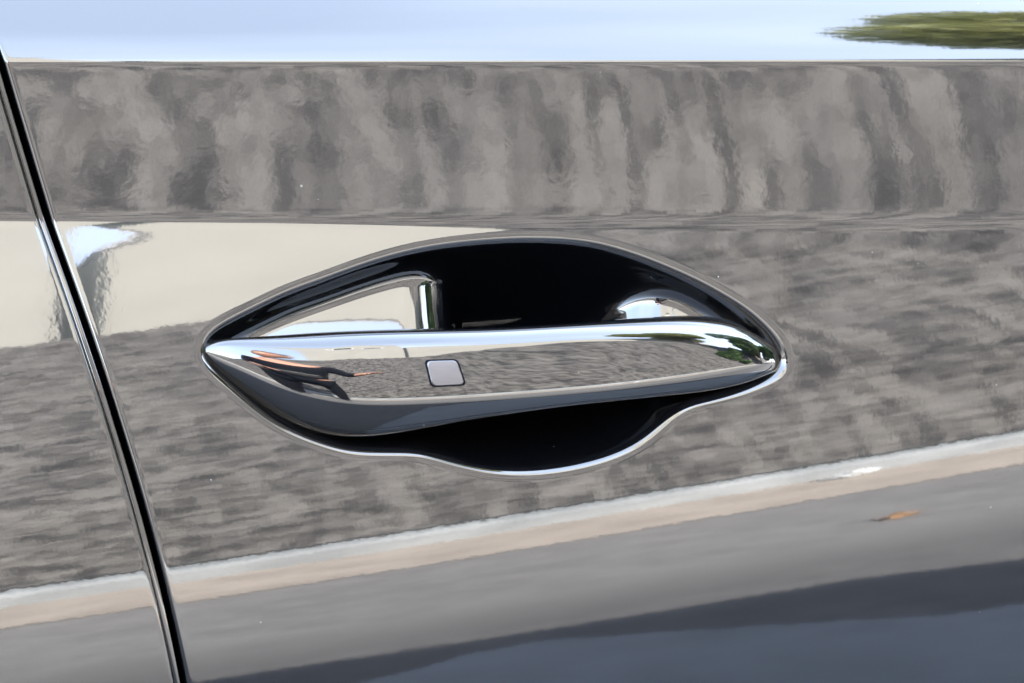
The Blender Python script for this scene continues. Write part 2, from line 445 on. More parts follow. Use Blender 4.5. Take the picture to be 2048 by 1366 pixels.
tree('shrub', 'dark shrub in front of the beige houses on top of the bank', (3.3, -6.6, 3.4), 0.8, (3.3, -6.6, 4.3), (0.5, 0.6, 0.7), 6000, M['leaf_b'], 0.05, 'shrubs along the kerb', 7, 'shrub') if False else None

# litter by the kerb
def crumple(name, loc, size, mat, label, cat, squash=0.7, seed=0.0):
    bm = bmesh.new(); bmesh.ops.create_icosphere(bm, subdivisions=3, radius=1)
    for v_ in bm.verts:
        k = 0.75 + 0.5 * noise.noise(v_.co * 1.7 + Vector((seed, 0, 0))) + 0.22 * noise.noise(v_.co * 5 + Vector((seed, 3, 0)))
        v_.co = Vector(loc) + Vector((v_.co.x * k * size, v_.co.y * k * size * 0.7, (v_.co.z * k + 0.75) * size * squash))
    return tag(bm_obj(name, bm, mat), label, cat)
crumple('dry_leaf', (1.53, -1.97, 0.0), 0.034, M['leaf_dry'], 'curled orange dry leaf lying on the sunlit asphalt', 'leaf', 0.6, 1.3)
crumple('paper_ball', (1.99, -2.97, 0.004), 0.05, M['paper'], 'crumpled white paper lying against the kerb', 'paper', 0.8, 4.1)

# ------------------------------------------------------------------ the car door as a real surface y = surf(x, z)
Z0 = TARGET.z
TILT = 0.12                       # the lower panel's sculpting rises towards the right
LM, LK, LW0 = 0.60, 5.53, -0.0405  # lower panel: slope and where it stands upright
MS0, MS1 = 0.028, 0.10            # middle band
TS0, TS1 = 0.37, 11.0              # shoulder above the upper crease

def lncosh(a):
    a = np.abs(a); return a + np.log1p(np.exp(-2 * a)) - math.log(2)

def plan(X):                        # the door bulges outwards in plan, then runs straight towards the car's ends
    return 0.35 ** 2 / 3.0 * (np.sqrt(1 + np.square(X) / 0.35 ** 2) - 1)

def f_low(X, Z):
    w = Z - Z0 - TILT * X - LW0
    wr = -TILT * X - LW0
    return plan(X) + LM / LK * (lncosh(LK * w) - lncosh(LK * wr))

Z2a, Z2b = 1.0120, 0.0            # crease heights, refined below
Z1a, Z1b = 1.0670, 0.0
def z2(X): return Z2a + Z2b * X
def z1(X): return Z1a + Z1b * X

def f_mid(X, Z):
    q = Z - z2(X)
    return f_low(X, z2(X)) + MS0 * q + MS1 * q * q / 2

def f_top(X, Z):
    q = Z - z1(X)
    return f_mid(X, z1(X)) + TS0 * q + TS1 * q * q / 2

def surf(X, Z):
    X = np.asarray(X, dtype=float); Z = np.asarray(Z, dtype=float)
    a, b = f_low(X, Z), f_mid(X, Z)
    k = 0.00045
    g = sstep(0.0, 0.02, Z - z2(X) + 0.03)
    s = a * (1 - g) + g * 0.5 * (a + b - np.sqrt((a - b) ** 2 + k * k))
    c = f_top(X, Z)
    k2 = 0.00022
    up = sstep(0.0, 0.015, Z - z1(X) + 0.025)
    t = 0.5 * (s + c + np.sqrt((s - c) ** 2 + k2 * k2))
    return s * (1 - up) + t * up

cam_m = Matrix.Translation(CAM) @ Matrix.Rotation(-YAW, 4, 'Z') @ Matrix.Rotation(R(90) + PITCH, 4, 'X')
def ray(px, py):
    d = Vector(((px - 1024) / 2048 * FRAME_W / DIST, -(py - 683) / 2048 * FRAME_W / DIST, -1))
    return (cam_m.to_3x3() @ d)
def at_y(px, py, y):
    d = ray(px, py); t = (y - CAM.y) / d.y
    return CAM + d * t
def at(px, py, fn=surf):
    y = 0.0
    for _ in range(8):
        p_ = at_y(px, py, y); y = float(fn(p_.x, p_.z))
    return at_y(px, py, y)

for _ in range(4):
    a, b = at(200, 442), at(2000, 447)
    Z2b = (b.z - a.z) / (b.x - a.x); Z2a = a.z - Z2b * a.x
    a, b = at(200, 123), at(2000, 124)
    Z1b = (b.z - a.z) / (b.x - a.x); Z1a = a.z - Z1b * a.x

# outline of the recess behind the handle
CUP = [(402, 702), (407, 682), (424, 665), (456, 645), (494, 626), (570, 589), (646, 561), (722, 533), (790, 512), (875, 494), (980, 483), (1079, 480), (1178, 487), (1257, 507), (1336, 537), (1415, 574), (1494, 622), (1541, 664), (1567, 698), (1576, 722), (1571, 741), (1551, 754), (1494, 778), (1425, 797), (1383, 806), (1347, 826), (1316, 855), (1276, 887), (1217, 914), (1138, 934), (1059, 943), (985, 940), (913, 925), (837, 904), (760, 902), (703, 899), (646, 884), (570, 853), (513, 813), (456, 764), (418, 730)]
cp = np.array([[p_.x, p_.z] for p_ in (at(*q) for q in CUP)])
def closed_spline(P, n):
    out = []
    N = len(P)
    for i in range(N):
        p0, p1, p2, p3 = P[i - 1], P[i], P[(i + 1) % N], P[(i + 2) % N]
        t = np.linspace(0, 1, 40, endpoint=False)[:, None]
        out.append(0.5 * ((2 * p1) + (-p0 + p2) * t + (2 * p0 - 5 * p1 + 4 * p2 - p3) * t ** 2 + (-p0 + 3 * p1 - 3 * p2 + p3) * t ** 3))
    Q = np.concatenate(out); Q = np.vstack([Q, Q[:1]])
    L = np.concatenate([[0], np.cumsum(np.linalg.norm(np.diff(Q, axis=0), axis=1))])
    u = np.linspace(0, L[-1], n, endpoint=False)
    return np.stack([np.interp(u, L, Q[:, 0]), np.interp(u, L, Q[:, 1])], 1), L[-1]
cupP, cupL = closed_spline(cp, 900)
kern = np.exp(-0.5 * (np.arange(-24, 25) / 7.0) ** 2); kern /= kern.sum()
for j in range(2):
    e = np.concatenate([cupP[-24:, j], cupP[:, j], cupP[:24, j]]); cupP[:, j] = np.convolve(e, kern, 'valid')

def cup_dist(X, Z):
    """distance inside the recess outline, smooth in the middle (negative outside)"""
    shp = X.shape; P = np.stack([X.ravel(), Z.ravel()], 1)
    A = cupP; B = np.roll(cupP, -1, 0); D = B - A; DD = (D ** 2).sum(1)
    dl = cupL / len(A)
    res = np.empty(len(P)); 
    for i in range(0, len(P), 6000):
        q = P[i:i + 6000]
        vx = q[:, 0:1] - A[None, :, 0]; vz = q[:, 1:2] - A[None, :, 1]
        h = np.clip((vx * D[:, 0] + vz * D[:, 1]) / DD, 0, 1)
        d2 = (vx - h * D[:, 0]) ** 2 + (vz - h * D[:, 1]) ** 2
        ex = np.sqrt(d2.min(1))
        cond = (A[None, :, 1] > q[:, 1:2]) != (B[None, :, 1] > q[:, 1:2])
        den = np.where(np.abs(D[:, 1]) < 1e-12, 1e-12, D[:, 1])
        xi = A[:, 0] + (q[:, 1:2] - A[:, 1]) / den * D[:, 0]
        ins = (np.sum(cond & (q[:, 0:1] < xi), 1) % 2) == 1
        r2 = vx * vx + vz * vz
        soft = (2 / math.pi * np.sum(dl / np.maximum(r2, 1e-9) ** 2, 1)) ** (-1 / 3)
        b = sstep(0.002, 0.007, ex)
        res[i:i + 6000] = np.where(ins, ex * (1 - b) + soft * b, -ex)
    return res.reshape(shp)

_s = np.linspace(-0.012, 0.05, 3000)
CUP_A = 1.5
_slope = sstep(-0.0036, 0.0040, _s) * (CUP_A - 0.12 * sstep(0.009, 0.016, _s) - 1.38 * sstep(0.033, 0.042, _s))
_dep = np.concatenate([[0], np.cumsum((_slope[1:] + _slope[:-1]) / 2 * np.diff(_s))])
def cup_depth(s): return np.interp(s, _s, _dep)
# the handle stands on two feet: the floor of the recess swells up to them at both ends
foot_line = [h_ for h_ in (at(*q) for q in ((395, 690), (441, 679), (684, 665), (1000, 656), (1257, 641), (1415, 634), (1600, 640)))]
fl_x = np.array([p_.x for p_ in foot_line]); fl_z = np.array([p_.z for p_ in foot_line])
fl_c = np.polyfit(fl_x, fl_z, 3)
FX = [at(px, 650).x for px in (808, 1405)]
_tp = [at(*q) for q in CUP[1:20]]
ct_x = np.array([p_.x for p_ in _tp]); ct_z = np.array([p_.z for p_ in _tp])
def cup_full(s, X, Z):
    d = cup_depth(s)
    q = Z - np.polyval(fl_c, X)
    away = 900.0 * np.minimum(np.maximum(X - FX[0], 0) ** 3, np.maximum(FX[1] - X, 0) ** 3)
    qm = 0.92 * np.maximum(np.interp(X, ct_x, ct_z) - np.polyval(fl_c, X), 0.004)
    qq = np.minimum(q, 1.8 * qm)
    p_ = 0.0085 + 0.175 * (qq - qq * np.abs(qq) / (2 * qm)) + away
    p_ = np.where(q < -0.003, p_ + 1.6 * (-q - 0.003), p_)
    k = 0.0074
    h_ = np.maximum(k - np.abs(d - p_), 0) / k
    m_ = np.minimum(d, p_) - h_ * h_ * k / 4
    return m_

# seam between the two doors: x as a smooth function of z
SEAM = [(-30, 20), (9, 123), (40, 246), (98, 420), (112, 465), (156, 584), (199, 707), (231, 810), (276, 966), (321, 1131), (351, 1256), (375, 1366)]
sp = [at(*q) for q in SEAM]
seam_c = np.polyfit([p_.z - Z0 for p_ in sp], [p_.x for p_ in sp], 3)
def seam(Z):
    q = np.clip(np.asarray(Z) - Z0, -0.16, 0.125)
    e = (np.asarray(Z) - Z0) - q
    return np.polyval(seam_c, q) + np.polyval(np.polyder(seam_c), q) * e

def merge_axis(segs):
    out = []
    for a, b, st in segs:
        n_ = max(1, int(round((b - a) / st))); out.append(np.linspace(a, b, n_, endpoint=False))
    out.append([segs[-1][1]])
    return np.concatenate(out)

car = empty('car', (0.35, 0.95, 0.0))
tag(car, 'glossy black car door with flush pull handle and shut line', 'car')

# rows shared by both doors
zc2, zc1 = float(z2(0.0)), float(z1(0.0))
cz0, cz1 = cupP[:, 1].min() - 0.008, cupP[:, 1].max() + 0.008
rows = merge_axis([(0.70, 0.84, 0.006), (0.84, cz0, 0.0012), (cz0, zc2 - 0.006, 0.00045), (zc2 - 0.006, zc2 + 0.006, 0.0003), (zc2 + 0.006, zc1 - 0.004, 0.001),
                   (zc1 - 0.004, zc1 + 0.004, 0.00016), (zc1 + 0.004, 1.095, 0.0008), (1.095, 1.122, 0.003)])
cx0, cx1 = cupP[:, 0].min() - 0.008, cupP[:, 0].max() + 0.008
_cxi = cupP[:, 0] - seam(cupP[:, 1]); cxi0, cxi1 = max(0.0125, _cxi.min() - 0.009), _cxi.max() + 0.009
ER = 0.0014                         # hem radius at the shut line
GAP = 0.0042
def hem(d):                         # how far a folded edge rolls back, d metres in from the edge
    d = np.clip(d, 0, ER)
    return ER - np.sqrt(np.maximum(ER * ER - (ER - d) ** 2, 0))

def door_mesh(name, xi, side, cup):
    XI, ZZ = np.meshgrid(xi, rows)
    X = XI + seam(ZZ)
    Y = surf(X, ZZ)
    if cup:
        msk = (X > cx0) & (X < cx1) & (ZZ > cz0) & (ZZ < cz1)
        d = np.full(X.shape, -1.0)
        d[msk] = cup_dist(X[msk][:, None], ZZ[msk][:, None])[:, 0]
        Y = Y + np.where(msk, cup_full(np.maximum(d, -0.0119), X, ZZ), 0)
    dist = XI if side > 0 else -XI
    Y = Y + hem(dist)
    # wider soft roll before the hem, as pressed sheet has
    Y = Y + 0.00005 * (1 - sstep(0.0, 0.003, dist)) ** 2
    # shut face going back into the body
    Xb = np.stack([X[:, 0 if side > 0 else -1]] * 2, 1); Yb = np.stack([Y[:, 0 if side > 0 else -1] + 0.0006, Y[:, 0 if side > 0 else -1] + 0.02], 1)
    Zb = np.stack([ZZ[:, 0]] * 2, 1)
    if side > 0:
        X = np.hstack([Xb[:, ::-1], X]); Y = np.hstack([Yb[:, ::-1], Y]); Zf = np.hstack([Zb, ZZ])
    else:
        X = np.hstack([X, Xb]); Y = np.hstack([Y, Yb]); Zf = np.hstack([ZZ, Zb])
    V = np.stack([X.ravel(), Y.ravel(), Zf.ravel()], 1)
    return mesh_np(name, V, grid_faces(X.shape[0], X.shape[1]))

edge_ax = 0.0014 * (1 - np.cos(np.linspace(0, math.pi / 2, 14)))
xi_r = np.concatenate([edge_ax[:-1], merge_axis([(0.0014, 0.012, 0.0004), (0.012, cxi0, 0.0012), (cxi0, cxi1, 0.00045), (cxi1, 0.42, 0.002), (0.42, 0.95, 0.02)])])
door = link('door', door_mesh('door', xi_r, 1, True), M['paint'], car)
door['label'] = 'glossy black door panel with a scooped handle recess'
xi_l = -np.concatenate([edge_ax[:-1], merge_axis([(0.0014, 0.012, 0.0004), (0.012, 0.15, 0.0015), (0.15, 0.95, 0.02)])])[::-1]
door2 = link('door', door_mesh('door', xi_l - GAP, 1, False) if False else door_mesh('door', xi_l, -1, False), M['paint'], car)
door2.location.x -= GAP
door2['label'] = 'glossy black neighbouring door beyond the shut line'

# weather strip lying in the shut line
V = []
zz = np.linspace(0.70, 1.115, 240)
nb_ = 13
for z in zz:
    x = float(seam(z)) - 0.0030; y = float(surf(x, z)) + 0.0017
    for k in range(nb_):
        a = math.pi * k / (nb_ - 1)
        V.append((x - 0.0012 * math.cos(a), y - 0.0006 * math.sin(a), z))
link('door_seal', mesh_np('door_seal', V, grid_faces(len(zz), nb_)), M['handle_paint'], car)

# ------------------------------------------------------------------ door handle
H_TOP = [(407, 697), (411, 689), (424, 683), (441, 679), (532, 674), (684, 665), (837, 660), (1000, 656), (1099, 651), (1257, 641), (1336, 636), (1415, 634), (1450, 637), (1494, 650), (1533, 679), (1560, 709), (1570, 726)]
H_BOT = [(407, 708), (411, 716), (422, 728), (456, 759), (513, 803), (570, 841), (627, 866), (684, 880), (741, 882), (799, 874), (856, 863), (913, 851), (1000, 836), (1099, 820), (1217, 806), (1336, 793), (1415, 784), (1494, 767), (1549, 743), (1567, 733), (1570, 726)]
H_CRE = [(407, 702), (412, 706), (430, 716), (470, 732), (540, 765), (620, 792), (722, 806), (799, 806), (913, 801), (980, 797), (1138, 785), (1296, 769), (1415, 753), (1500, 740), (1549, 732), (1570, 726)]
PSI = [(0, -50), (3, -34), (8, -24), (20, -20), (40, -17), (52, -11), (70, -4), (100, 0.5), (140, 3), (165, 8), (185, 14), (200, 22), (211, 36), (217, 55)]

tipL, tipR = at(407, 702), at(1570, 726)
yl = float(surf(tipL.x, tipL.z)) + 0.0028
xL = tipL.x; xR = tipR.x
_xx = np.linspace(0, 0.26, 2601)
_ps = np.interp(_xx * 1000, [p_[0] for p_ in PSI], [p_[1] for p_ in PSI])
ks = np.exp(-0.5 * (np.arange(-60, 61) / 20.0) ** 2); ks /= ks.sum()
_ps = np.convolve(np.concatenate([np.full(60, _ps[0]), _ps, np.full(60, _ps[-1])]), ks, 'valid')
_yf = np.concatenate([[0], np.cumsum(np.tan(np.radians(_ps[:-1])) * np.diff(_xx))])
scale_x = 0.2185
def y_front(x):
    q = (x - xL) / (xR - xL) * scale_x
    return yl + np.interp(q, _xx, _yf) * (xR - xL) / scale_x
for _ in range(3):                   # the right tip sits flush too
    pr = at_y(1570, 726, float(y_front(xR))); xR = pr.x
def h_at(px, py, back=0.0):
    y = yl
    for _ in range(12):
        p_ = at_y(px, py, y + back); y = float(y_front(p_.x))
    return at_y(px, py, y + back)
def fit(pts, back, deg):
    P = [h_at(px, py, back) for px, py in pts]
    th = np.arccos(np.clip(1 - 2 * (np.array([p_.x for p_ in P]) - xL) / (xR - xL), -1, 1))
    z = np.array([p_.z for p_ in P]); w = np.ones(len(P)); w[0] = w[-1] = 12
    th[0] = 0
    for i in range(1, len(th)): th[i] = max(th[i], th[i - 1] + 0.03)
    th[-1] = math.pi
    for i in range(len(th) - 2, 0, -1): th[i] = min(th[i], th[i + 1] - 0.03)
    return th, z
def spline_eval(xk, yk, x):
    n_ = len(xk); h = np.diff(xk); A_ = np.zeros((n_, n_)); r_ = np.zeros(n_)
    A_[0, 0] = A_[-1, -1] = 1
    for i in range(1, n_ - 1):
        A_[i, i - 1:i + 2] = h[i - 1], 2 * (h[i - 1] + h[i]), h[i]
        r_[i] = 6 * ((yk[i + 1] - yk[i]) / h[i] - (yk[i] - yk[i - 1]) / h[i - 1])
    m_ = np.linalg.solve(A_, r_)
    i = np.clip(np.searchsorted(xk, x) - 1, 0, n_ - 2)
    t = x - xk[i]
    y = yk[i] + t * ((yk[i + 1] - yk[i]) / h[i] - h[i] * (2 * m_[i] + m_[i + 1]) / 6) + t ** 2 * m_[i] / 2 + t ** 3 * (m_[i + 1] - m_[i]) / (6 * h[i])
    k_ = np.exp(-0.5 * (np.arange(-18, 19) / 6.0) ** 2); k_ /= k_.sum()
    e = np.concatenate([2 * y[0] - y[18:0:-1], y, 2 * y[-1] - y[-2:-20:-1]])
    return np.convolve(e, k_, 'valid')
cT, cB, cC = fit(H_TOP, 0.004, 9), fit(H_BOT, 0.003, 9), fit(H_CRE, 0.0004, 8)
NS, NP = 300, 150
th = np.linspace(0.0, math.pi, NS)
xst = xL + (xR - xL) * (1 - np.cos(th)) / 2
zT, zB, zC = spline_eval(*cT, th), spline_eval(*cB, th), spline_eval(*cC, th)
m_tip = 0.5 * (zT[0] + zB[0]); m_tip2 = 0.5 * (zT[-1] + zB[-1])
hgt = np.maximum(zT - zB, 0.0003)
zC = np.clip(zC, zB + 0.12 * hgt, zT - 0.3 * hgt)
HV = np.zeros((NS, NP, 3))
for i in range(NS):
    hf = zT[i] - zC[i]; hl = zC[i] - zB[i]
    gr = float(sstep(0.55, 0.95, (xst[i] - xL) / (xR - xL)))
    e = min(0.0060 + 0.005 * gr, (0.27 + 0.3 * gr) * hf)
    zn = [0, 0.05 * e, 0.25 * e, 0.6 * e, e, 0.5 * (e + hf) , hf - 0.0012 * min(1, hf / 0.02), hf + 0.0010 * min(1, hl / 0.005), hf + 0.55 * hl, hf + 0.86 * hl, hf + 0.97 * hl, hf + hl]
    tn = [84, 74, 55, 32, 14.5, 6.0, -6.0, -15.5, -36, -56, -72, -80]
    # sampled denser where the surface turns
    u = np.linspace(0, 1, NP)
    wv = np.interp(u, np.linspace(0, 1, len(zn)), zn)
    tt = np.interp(wv, zn, tn)
    kk = np.array([1, 2, 3, 2, 1]) / 9.0
    tt = np.convolve(np.concatenate([[tt[0]] * 2, tt, [tt[-1]] * 2]), kk, 'valid')
    sl = np.tan(np.radians(tt))
    z = zT[i] - wv
    dy = np.concatenate([[0], np.cumsum((sl[1:] + sl[:-1]) / 2 * np.diff(z))])
    y = dy - dy.min() + float(y_front(xst[i]))
    HV[i, :, 0] = xst[i]; HV[i, :, 1] = y; HV[i, :, 2] = z
back = 0.009 + 0.036 * sstep(0.0, 0.9, th)[:, None] * (1 - sstep(math.pi - 0.9, math.pi, th))[:, None]
zero = np.zeros((NS, 1))
top1 = HV[:, 0, :] + np.array([0, 0.0015, 0]); top2 = HV[:, 0, :] + np.concatenate([zero, back, zero - 0.006], 1)
bot1 = HV[:, -1, :] + np.array([0, 0.0015, 0]); bot2 = HV[:, -1, :] + np.concatenate([zero, back - 0.003, zero + 0.002], 1)
RING = np.concatenate([top2[:, None], top1[:, None], HV, bot1[:, None], bot2[:, None]], 1)
NR = RING.shape[1]
handle = link('door_handle', mesh_np('door_handle', RING.reshape(-1, 3), np.vstack([grid_faces(NS, NR, closed_c=True)] + [np.array([[k, NR - 1 - k, NR - 2 - k, k + 1] for k in range(NR // 2 - 1)])])), M['handle_paint'], car)
handle['label'] = 'glossy black pull handle tapering to the right'

def handle_y(x, z):
    i = int(np.clip(np.searchsorted(xst, x), 1, NS - 1)); f = (x - xst[i - 1]) / (xst[i] - xst[i - 1])
    ya = np.interp(z, HV[i - 1, ::-1, 2], HV[i - 1, ::-1, 1]); yb = np.interp(z, HV[i, ::-1, 2], HV[i, ::-1, 1])
    return ya * (1 - f) + yb * f

# touch button: a plate with rounded corners lying in a dark surround
def rounded_quad(corners, rad, n=6):
    P = [np.array(c, float) for c in corners]; out = []
    for i in range(4):
        a, b, c = P[i - 1], P[i], P[(i + 1) % 4]
        u = (a - b) / np.linalg.norm(a - b); v = (c - b) / np.linalg.norm(c - b)
        p0, p1 = b + u * rad, b + v * rad
        for k in range(n + 1):
            t = k / n; out.append((1 - t) ** 2 * p0 + 2 * t * (1 - t) * b + t * t * p1)
    return np.array(out)
BTN = [(849.5, 720), (917, 718), (933, 771), (861, 775)]
bq = [h_at(*q) for q in BTN]; bq = [(p_.x, p_.z) for p_ in bq]
def plate(name, shrink, lift, mat, parent, thick, lip=0.00025):
    c = np.mean(bq, 0)
    outl = rounded_quad([c + (np.array(q) - c) * shrink for q in bq], 0.0018)
    V = []; F = []
    rings = [(1.0, thick), (1.0, 0.0), (1 - lip / 0.005, -lip), (0.6, -lip), (0.25, -lip)]
    n_ = len(outl)
    for sc_, off in rings:
        for q in outl:
            x, z = c + (q - c) * sc_
            V.append((x, handle_y(x, z) - lift + off, z))
    V.append((c[0], handle_y(*c) - lift - lip, c[1]))
    for r_ in range(len(rings) - 1):
        for k in range(n_):
            F.append((r_ * n_ + k, r_ * n_ + (k + 1) % n_, (r_ + 1) * n_ + (k + 1) % n_, (r_ + 1) * n_ + k))
    b0 = (len(rings) - 1) * n_
    for k in range(n_): F.append((b0 + k, b0 + (k + 1) % n_, len(V) - 1))
    return link(name, py_mesh(name, V, F), mat, parent, False)
bz = plate('button_surround', 1.0, 0.00012, M['gap_shade'], handle, 0.002, 0.0001)
bt = plate('lock_button', 0.90, 0.00035, M['button'], handle, 0.002)
bt['label'] = 'satin grey touch button with rounded corners'

# ------------------------------------------------------------------ rest of the car, enough to throw its shadow
# greenhouse and roof: sections along x, following the bulge of the doors
ST = np.array([(-2.35, 0.78, 0.80), (-2.2, 0.98, 1.0), (-1.35, 1.06, 1.10), (-0.45, 1.10, 1.64), (0.1, 1.11, 1.70), (1.2, 1.11, 1.69), (1.85, 1.10, 1.58), (2.25, 1.08, 1.12), (2.4, 0.8, 0.82)])
V = []
bx_ = np.unique(np.concatenate([ST[:, 0], np.linspace(-2.35, 2.4, 60)]))
for x in bx_:
    zb, zr = float(np.interp(x, ST[:, 0], ST[:, 1])), float(np.interp(x, ST[:, 0], ST[:, 2]))
    k = max(0.0, min(1.0, (zr - zb) / 0.6)); inset = 0.10 + 0.225 * k; pl = float(plan(x))
    sec = [(0.12, 0.28), (0.10, 0.62), (0.092, 0.72 if zb > 0.9 else 0.5), (0.092, zb - 0.02), (0.094, zb), (inset, zr - 0.05 * k), (inset + 0.10, zr), (0.95 - pl, zr + 0.03 * k)]
    sec = [(y + pl, z) for y, z in sec[:5]] + [(y + 0.25 * pl, z) for y, z in sec[5:7]] + [(0.95, zr + 0.03 * k)]
    full = sec + [(1.9 - y, z) for y, z in sec[-2::-1]]
    V += [(x, y, z) for y, z in full]
n, nx_ = 15, len(bx_)
F = [(i * n + j, i * n + j + 1, (i + 1) * n + j + 1, (i + 1) * n + j) for i in range(nx_ - 1) for j in range(n - 1)]
F += [(i * n + n - 1, i * n, (i + 1) * n, (i + 1) * n + n - 1) for i in range(nx_ - 1)]
F += [tuple(range(n - 1, -1, -1)), tuple((nx_ - 1) * n + k for k in range(n))]
body = link('body', py_mesh('body', V, F), M['paint'], car, False)
body['label'] = 'black car body behind the doors'
def along(name, secs, mat):          # a bar or pane swept along the car side
    V = []; N_ = 40
    for i in range(N_ + 1):
        t = i / N_
        for x0, x1, y, z in secs:
            x = x0 + (x1 - x0) * t
            V.append((x, y + float(plan(x)), z))
    m_ = len(secs)
    F = [(i * m_ + j, i * m_ + (j + 1) % m_, (i + 1) * m_ + (j + 1) % m_, (i + 1) * m_ + j) for i in range(N_) for j in range(m_)]
    F += [tuple(range(m_ - 1, -1, -1)), tuple(N_ * m_ + k for k in range(m_))]
    return link(name, py_mesh(name, V, F), mat, car, False)
along('side_window', [(-0.75, 1.5, 0.060, 1.118), (-0.75, 1.5, 0.078, 1.118), (-0.42, 1.35, 0.262, 1.60), (-0.42, 1.35, 0.246, 1.60)], M['glass'])
along('sill', [(-1.2, 1.2, 0.10, 0.30), (-1.2, 1.2, 0.075, 0.33), (-1.2, 1.2, 0.070, 0.66), (-1.2, 1.2, 0.085, 0.698), (-1.2, 1.2, 0.14, 0.698), (-1.2, 1.2, 0.14, 0.30)], M['trim'])
def wheel(x, y):
    bm = bmesh.new()
    pf = [(0.21, -0.11), (0.30, -0.115), (0.345, -0.09), (0.355, 0.0), (0.345, 0.09), (0.30, 0.115), (0.21, 0.11)]
    N = 40
    rg = [[bm.verts.new((x + r_ * math.cos(k * 2 * math.pi / N), y + d_, 0.355 + r_ * math.sin(k * 2 * math.pi / N))) for k in range(N)] for r_, d_ in pf]
    for a_, b_ in zip(rg, rg[1:]):
        for k in range(N): bm.faces.new((a_[k], a_[(k + 1) % N], b_[(k + 1) % N], b_[k]))
    w_ = bm_obj('wheel', bm, M['rubber'], car, True)
    bm = bmesh.new()
    for k in range(5):
        a_ = k * 2 * math.pi / 5
        for s_ in (-0.13, 0.13):
            tube_bm(bm, [(x, y - 0.08, 0.355), (x + 0.22 * math.cos(a_ + s_), y - 0.09, 0.355 + 0.22 * math.sin(a_ + s_))], [0.022, 0.016], 6)
    tube_bm(bm, [(x, y - 0.1, 0.355), (x, y + 0.1, 0.355)], 0.05, 12)
    bm_obj('rim', bm, M['button'], w_)
for x in (-1.45, 1.55):
    for y in (0.17, 1.73): wheel(x, y)

# ------------------------------------------------------------------ the photographer, mirrored small in the handle's rounded end
def skin_mesh(name, verts, edges, rads, mat, parent, root_i=0, sub=2):
    me = bpy.data.meshes.new(name); me.from_pydata(verts, edges, []); me.update()
    o = bpy.data.objects.new(name, me); col.objects.link(o)
    md = o.modifiers.new('Skin', 'SKIN'); md.use_smooth_shade = True
    o.modifiers.new('Sub', 'SUBSURF').levels = sub
    o.modifiers['Sub'].render_levels = sub
    for i, r_ in enumerate(rads):
        sv = me.skin_vertices[0].data[i]; sv.radius = r_ if isinstance(r_, tuple) else (r_, r_); sv.use_root = (i == root_i)
    dg = bpy.context.evaluated_depsgraph_get()
    m2 = bpy.data.meshes.new_from_object(o.evaluated_get(dg))
    bpy.data.objects.remove(o)
    m2.name = name; m2.materials.clear()
    return link(name, m2, mat, parent)

PX, PY = CAM.x - 0.24, CAM.y - 0.62
person = empty('person', (PX, PY, 0))
tag(person, 'photographer in dark clothes, one hand held out, legs apart, mirrored in the handle', 'person')
fx = Vector((0.30, 0.954, 0)); rx = Vector((0.954, -0.30, 0))     # facing and the person's right-hand side
def B(r_, f_, z): return tuple(Vector((PX, PY, 0)) + rx * r_ + fx * f_ + Vector((0, 0, z)))
bv = [B(0, 0, 0.92), B(0, .01, 1.08), B(0, .03, 1.25), B(0, .05, 1.40), B(0, .07, 1.48), B(0, .09, 1.55),
      B(.18, .05, 1.39), B(.38, .20, 1.22), B(.54, .44, 1.25),
      B(-.18, .05, 1.39), B(-.25, .06, 1.13), B(-.10, .30, 1.10),
      B(.12, 0, .88), B(.24, .02, .48), B(.31, -.02, .09),
      B(-.11, 0, .88), B(-.18, .02, .48), B(-.23, -.02, .09)]
be = [(0, 1), (1, 2), (2, 3), (3, 4), (4, 5), (3, 6), (6, 7), (7, 8), (3, 9), (9, 10), (10, 11), (0, 12), (12, 13), (13, 14), (0, 15), (15, 16), (16, 17)]
br = [(.17, .12), (.15, .11), (.17, .12), (.15, .10), .06, .055, .065, .045, .03, .065, .045, .03, .095, .065, .045, .095, .065, .045]
skin_mesh('body', bv, be, br, M['skin'], person)
# clothes over the body
sv = [bv[0], bv[1], bv[2], bv[3], bv[6], tuple(Vector(bv[6]).lerp(Vector(bv[7]), .95)), tuple(Vector(bv[7]).lerp(Vector(bv[8]), .45)), bv[9], tuple(Vector(bv[9]).lerp(Vector(bv[10]), .95)), tuple(Vector(bv[10]).lerp(Vector(bv[11]), .45))]
skin_mesh('shirt', sv, [(0, 1), (1, 2), (2, 3), (3, 4), (4, 5), (5, 6), (3, 7), (7, 8), (8, 9)], [(.185, .135), (.165, .125), (.185, .135), (.165, .115), .082, .06, .052, .082, .06, .052], M['shirt'], person)
jv = [bv[0], bv[12], bv[13], bv[14], bv[15], bv[16], bv[17]]
skin_mesh('trousers', jv, [(0, 1), (1, 2), (2, 3), (0, 4), (4, 5), (5, 6)], [(.20, .15), .125, .098, .078, .125, .098, .078], M['jeans'], person)
for s in (1, -1):
    q = .31 if s > 0 else -.23
    skin_mesh('shoe', [B(q, -.06, .05), B(q + .01 * s, .06, .05), B(q + .03 * s, .17, .035)], [(0, 1), (1, 2)], [(.045, .05), (.045, .048), (.04, .032)], M['shoe'], person)
